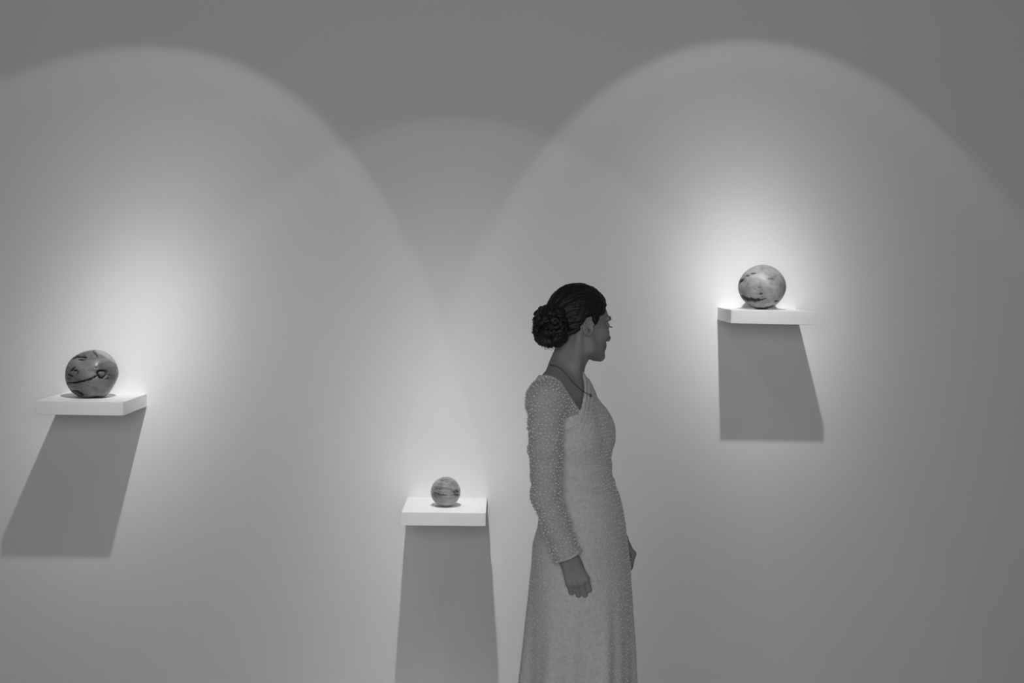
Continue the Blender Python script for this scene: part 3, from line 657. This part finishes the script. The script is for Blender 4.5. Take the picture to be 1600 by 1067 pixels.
def tuft_geo(items):
    """items: (centre, normal, along, size) -> one joined set of little yarn tufts"""
    bm = bmesh.new(); bmesh.ops.create_icosphere(bm, subdivisions=1, radius=1); bv = np.array([v.co[:] for v in bm.verts]); bf = np.array([[v.index for v in f.verts] for f in bm.faces]); bm.free()
    VV, FF = [], []
    for i, (c, n_, al, s) in enumerate(items):
        n_ = n_/np.linalg.norm(n_); al = al-n_*(al@n_); al /= np.linalg.norm(al)+1e-9; b = np.cross(n_, al)
        VV.append(c+(bv[:, :1]*al*s[0]+bv[:, 1:2]*b*s[1]+bv[:, 2:3]*n_*s[2])); FF.append(bf+i*len(bv))
    return np.concatenate(VV), np.concatenate(FF)
def join_mesh(name, parts, parent, mats):
    """parts = [(V, F, material index)] with quads or triangles -> ONE mesh"""
    me = bpy.data.meshes.new(name); VV = np.concatenate([p[0] for p in parts]); loops, starts, tot, mi, o = [], [], 0, [], 0
    for v, f, m_ in parts:
        f = np.asarray(f); loops.append((f+o).ravel()); n_ = f.shape[1]; starts.append(tot+np.arange(0, f.size, n_)); tot += f.size; mi += [m_]*len(f); o += len(v)
    me.vertices.add(len(VV)); me.vertices.foreach_set('co', VV.astype(np.float32).ravel()); L_ = np.concatenate(loops).astype(np.int32)
    me.loops.add(len(L_)); me.loops.foreach_set('vertex_index', L_); S_ = np.concatenate(starts).astype(np.int32)
    me.polygons.add(len(S_)); me.polygons.foreach_set('loop_start', S_); me.update(calc_edges=True); me.validate()
    ob = link(name, me, parent, mats); me.polygons.foreach_set('material_index', np.array(mi, np.int32)); return ob

# tufts over the trunk and skirt, small and close in tone to the cloth
items = []; rnd = random.Random(3); z = 0.0; row = 0; TZ = 1.36
while z < TZ:
    xc, a_, b_ = section(z); step = .016/ (float(a_)); n_ = int(2*math.pi/step)
    for j in range(n_):
        th = (j+.5*(row % 2)+rnd.uniform(-.2, .2))*2*math.pi/n_; d = np.array([math.cos(th), math.sin(th), 0]); o_ = Vector((float(xc)+d[0]*.5, WY+d[1]*.5, z+rnd.uniform(-.003, .003)))
        h = dress_bvh.ray_cast(o_, Vector(-d))
        if h[0] is None or h[3] > .47: continue
        if rnd.random() < .2: continue
        nn = np.array(h[1]); 
        if nn@d < .1: continue
        al = np.array([-d[1], d[0], rnd.uniform(-.4, .4)]); s = rnd.uniform(.8, 1.2)
        items.append((np.array(h[0])+nn*.0006, nn, al, (.0024*s, .0014*s, .0015*s)))
    z += .0115; row += 1
tv, tf = tuft_geo(items); print('tufts', len(items))
dress = join_mesh('dress', [(V-PO, Fq, 0), (tv-PO, tf, 1)], person, [DRESS, mat('dress_tuft_yarn', .74, .95, .1, sheen=.2)])
dress['label'] = 'long cream wrap-front dress with small tufts'

# ---- sleeves
def sleeve(s, e, wr, side, label):
    d = (wr-e)/np.linalg.norm(wr-e); mid1 = s*.5+e*.5; m2 = e*.5+wr*.5; cuff = wr+d*.006
    lo_ = np.minimum.reduce([s, e, wr])-.075; hi_ = np.maximum.reduce([s, e, wr])+.085; hi_[1] += .10*(side == 'near')
    S = Field(axis((lo_[0], hi_[0], .0026)), axis((lo_[1], hi_[1], .0026)), axis((lo_[2], hi_[2], .0026)))
    sg = 1.0; lw = 1.0 if side == 'near' else .82
    S.ell(s+UP*.004, (.046*sg, .050*sg, .050*sg), .02)
    if side == 'near':
        S.cone(W(878, 604, -.03), SHN+UP*.010+BL*.015, .053+off, .046+off, .03); S.cone(W(890, 640, -.085), SHN+BL*.02, .030, .040, .03)
    S.cone(s, mid1, .0490*sg, .0452*sg, .012); S.cone(mid1, e, .0452*sg, .0385*lw, .012); S.cone(e, m2, .0385*lw, .0372*lw, .015); S.cone(m2, cuff+d*.03, .0372*lw, .0420*lw, .012)
    if side == 'far': S.cone(W(888, 606, .05), SHF+UP*.006-BL*.01, .044+off, .041+off, .03)
    # cloth creases
    X, Y, Z = np.meshgrid(S.x, S.y, S.z, indexing='ij')
    S.F -= (.0009*np.sin(Z*170+X*60+np.sin(Y*50))+.0007*np.sin(Z*95-X*120)).astype(np.float32)
    if side == 'near':   # hem of the short over-sleeve
        zl = W(840, 677, -.18)[2]-(X-W(840, 672, -.18)[0])*.28; S.F -= (.0016*smooth(Z-zl, -.001, .001)+.0034*np.exp(-((Z-zl)/.0030)**2)).astype(np.float32)
    if side == 'near':
        q_ = opening(X, Y, Z); S.F = np.maximum(S.F, (.0055-q_)).astype(np.float32)
        S.F = np.maximum(S.F, (Y-(WY-.01)+(X-W(886, 700)[0])*1.2)*.6).astype(np.float32)
    # cuff cut and hollow
    if side == 'near':
        cl, cr_ = W(866.5, 878.5, -.165), W(908, 861.5, -.165); n_ = np.cross(cr_-cl, [0, 1, 0.0]); n_ /= np.linalg.norm(n_); n_ = n_ if n_@d > 0 else -n_; p0 = (cl+cr_)/2
    else: n_ = d; p0 = cuff
    pl = ((X-p0[0])*n_[0]+(Y-p0[1])*n_[1]+(Z-p0[2])*n_[2]).astype(np.float32)
    S.F -= (.0022*np.exp(-((pl+.008)/.007)**2)).astype(np.float32)
    S.F = np.maximum(S.F, pl)
    S.cone(e*.3+wr*.7, cuff+d*.05, .0335*lw, .0365*lw, .002, None, 'sub')
    V, Fq = S.mesh(); bvh = BVHTree.FromPolygons([tuple(p) for p in V.tolist()], Fq.tolist()); items = []
    order = list(range(0, len(V))); rnd.shuffle(order); grid = {}; sp = .0094
    for i in order:
        p = V[i]; key = tuple((p/sp).astype(int))
        if (p-p0)@n_ > -.005: continue
        if any(np.sum((p-q)**2) < sp*sp for dx in (-1, 0, 1) for dy in (-1, 0, 1) for dz in (-1, 0, 1) for q in grid.get((key[0]+dx, key[1]+dy, key[2]+dz), ())): continue
        h = bvh.find_nearest(Vector(p))
        if h[0] is None: continue
        nn = np.array(h[1])
        if bvh.ray_cast(Vector(p+nn*.003), Vector(nn), .09)[0] is not None: continue
        if side == 'near' and p[0] > W(880, 640)[0] and nn[1] > -.15: continue
        grid.setdefault(key, []).append(p); q = rnd.uniform(.65, 1.3)
        items.append((p+nn*.001, nn, np.cross(nn, UP)+UP*rnd.uniform(-.4, .4), (.0030*q, .0017*q, .0022*q)))
    fc = V[Fq].mean(1); band = ((fc-p0)@n_) > -.0075          # turned cuff edge
    if side == 'near':
        zf = W(840, 677, -.18)[2]-(fc[:, 0]-W(840, 672, -.18)[0])*.28; band |= (np.abs(fc[:, 2]-zf+.0012*np.sin(fc[:, 0]*300)) < .0022) & (fc[:, 0] < W(874, 690, -.14)[0])
    tv, tf = tuft_geo(items); o = join_mesh('sleeve', [(V-PO, Fq[~band], 0), (V-PO, Fq[band], 2), (tv-PO, tf, 1)], dress, [SLEEVE, TUFT, HEM]); o['label'] = label; return o
sleeve(SHN, ELN, WRN, 'near', 'long sheer sleeve dotted with raised white tufts'); sleeve(SHF, ELF, WRF, 'far', 'long sheer tufted sleeve on the far arm')

# ---- shoes
for s in (-1, 1):
    S = Field(axis((PO[0]-.3, PO[0]+.3, .004)), axis((WY-.3, WY+.3, .004)), axis((-.08, .06, .004)))
    an = PO+s*.07*BL
    S.cone(an+UP*.035-.04*BF, an+UP*.032+.05*BF, .036, .038, .02); S.cone(an+UP*.032+.05*BF, an+UP*.028+.13*BF, .038, .028, .02)
    S.F = np.maximum(S.F, FZ+.001-S.z[None, None, :]); V, Fq = S.mesh(); np_mesh('shoe', V-PO, Fq, person, [SHOE])

# ---- necklace, laid on skin and cloth
bv, bf = BV; body_bvh = BVHTree.FromPolygons([tuple(p) for p in bv.tolist()], bf.tolist())
def touch(u, v, back=False, off=.0015):
    d = FWD+(u-PX)/FPX*RT2+(v-PY)/FPX*DN2; d /= np.linalg.norm(d); o_, dd = (CAM, d) if not back else (CAM+d*6, -d); best = None
    for t in (body_bvh, dress_bvh):
        h = t.ray_cast(Vector(o_), Vector(dd))
        if h[0] is not None and (best is None or h[3] < best[3]): best = h
    return None if best is None else np.array(best[0])+np.array(best[1])*off
near_p = [(862, 571.5), (867, 572), (873, 575), (879, 579.5), (885, 586), (891, 593.5), (897, 600), (903, 605.5), (909, 610), (915, 614), (921, 617)]
P = [touch(*p) for p in near_p]; P = [p for p in P if p is not None]
Q = [touch(u, v, True) for u, v in [(903, 590), (895, 583), (887, 578), (878, 574), (870, 572)]]; Q = [q for q in Q if q is not None]
back_ = touch(861.5, 571.5)
def smooth_path(P, closed=True, n=8):
    P = np.array(P); out = []; m_ = len(P)
    for i in range(m_ if closed else m_-1):
        p0, p1, p2, p3 = [P[(i+k) % m_] if closed else P[min(max(i+k, 0), m_-1)] for k in (-1, 0, 1, 2)]
        for t in np.linspace(0, 1, n, endpoint=False): out.append(.5*((2*p1)+(-p0+p2)*t+(2*p0-5*p1+4*p2-p3)*t*t+(-p0+3*p1-3*p2+p3)*t**3))
    return np.array(out)
path = smooth_path(P, False)
v, f = tube_np(path-PO, .0011, 6); v2, f2 = tube_np(smooth_path(Q+[P[0]], False)-PO, .0011, 6)
neck = np_mesh('necklace', np.concatenate([v, v2]), np.concatenate([f, f2+len(v)]), person, [CHAIN]); neck['label'] = 'thin dark chain'
bm = bmesh.new(); pp = touch(922, 618.5, off=.002); ico_at(bm, pp-PO, (.0036, .0025, .0042)); ico_at(bm, touch(921.6, 615.6, off=.002)-PO, (.0016, .0014, .0016)); from_bm('pendant', bm, neck, [CHAIN], True)
bm = bmesh.new(); cl = touch(861, 571.5, off=.002); ico_at(bm, P[0]-PO+np.array([-.003, .002, .001]), (.0028, .0022, .0022)); from_bm('clasp', bm, neck, [CHAIN], True)
print('done')
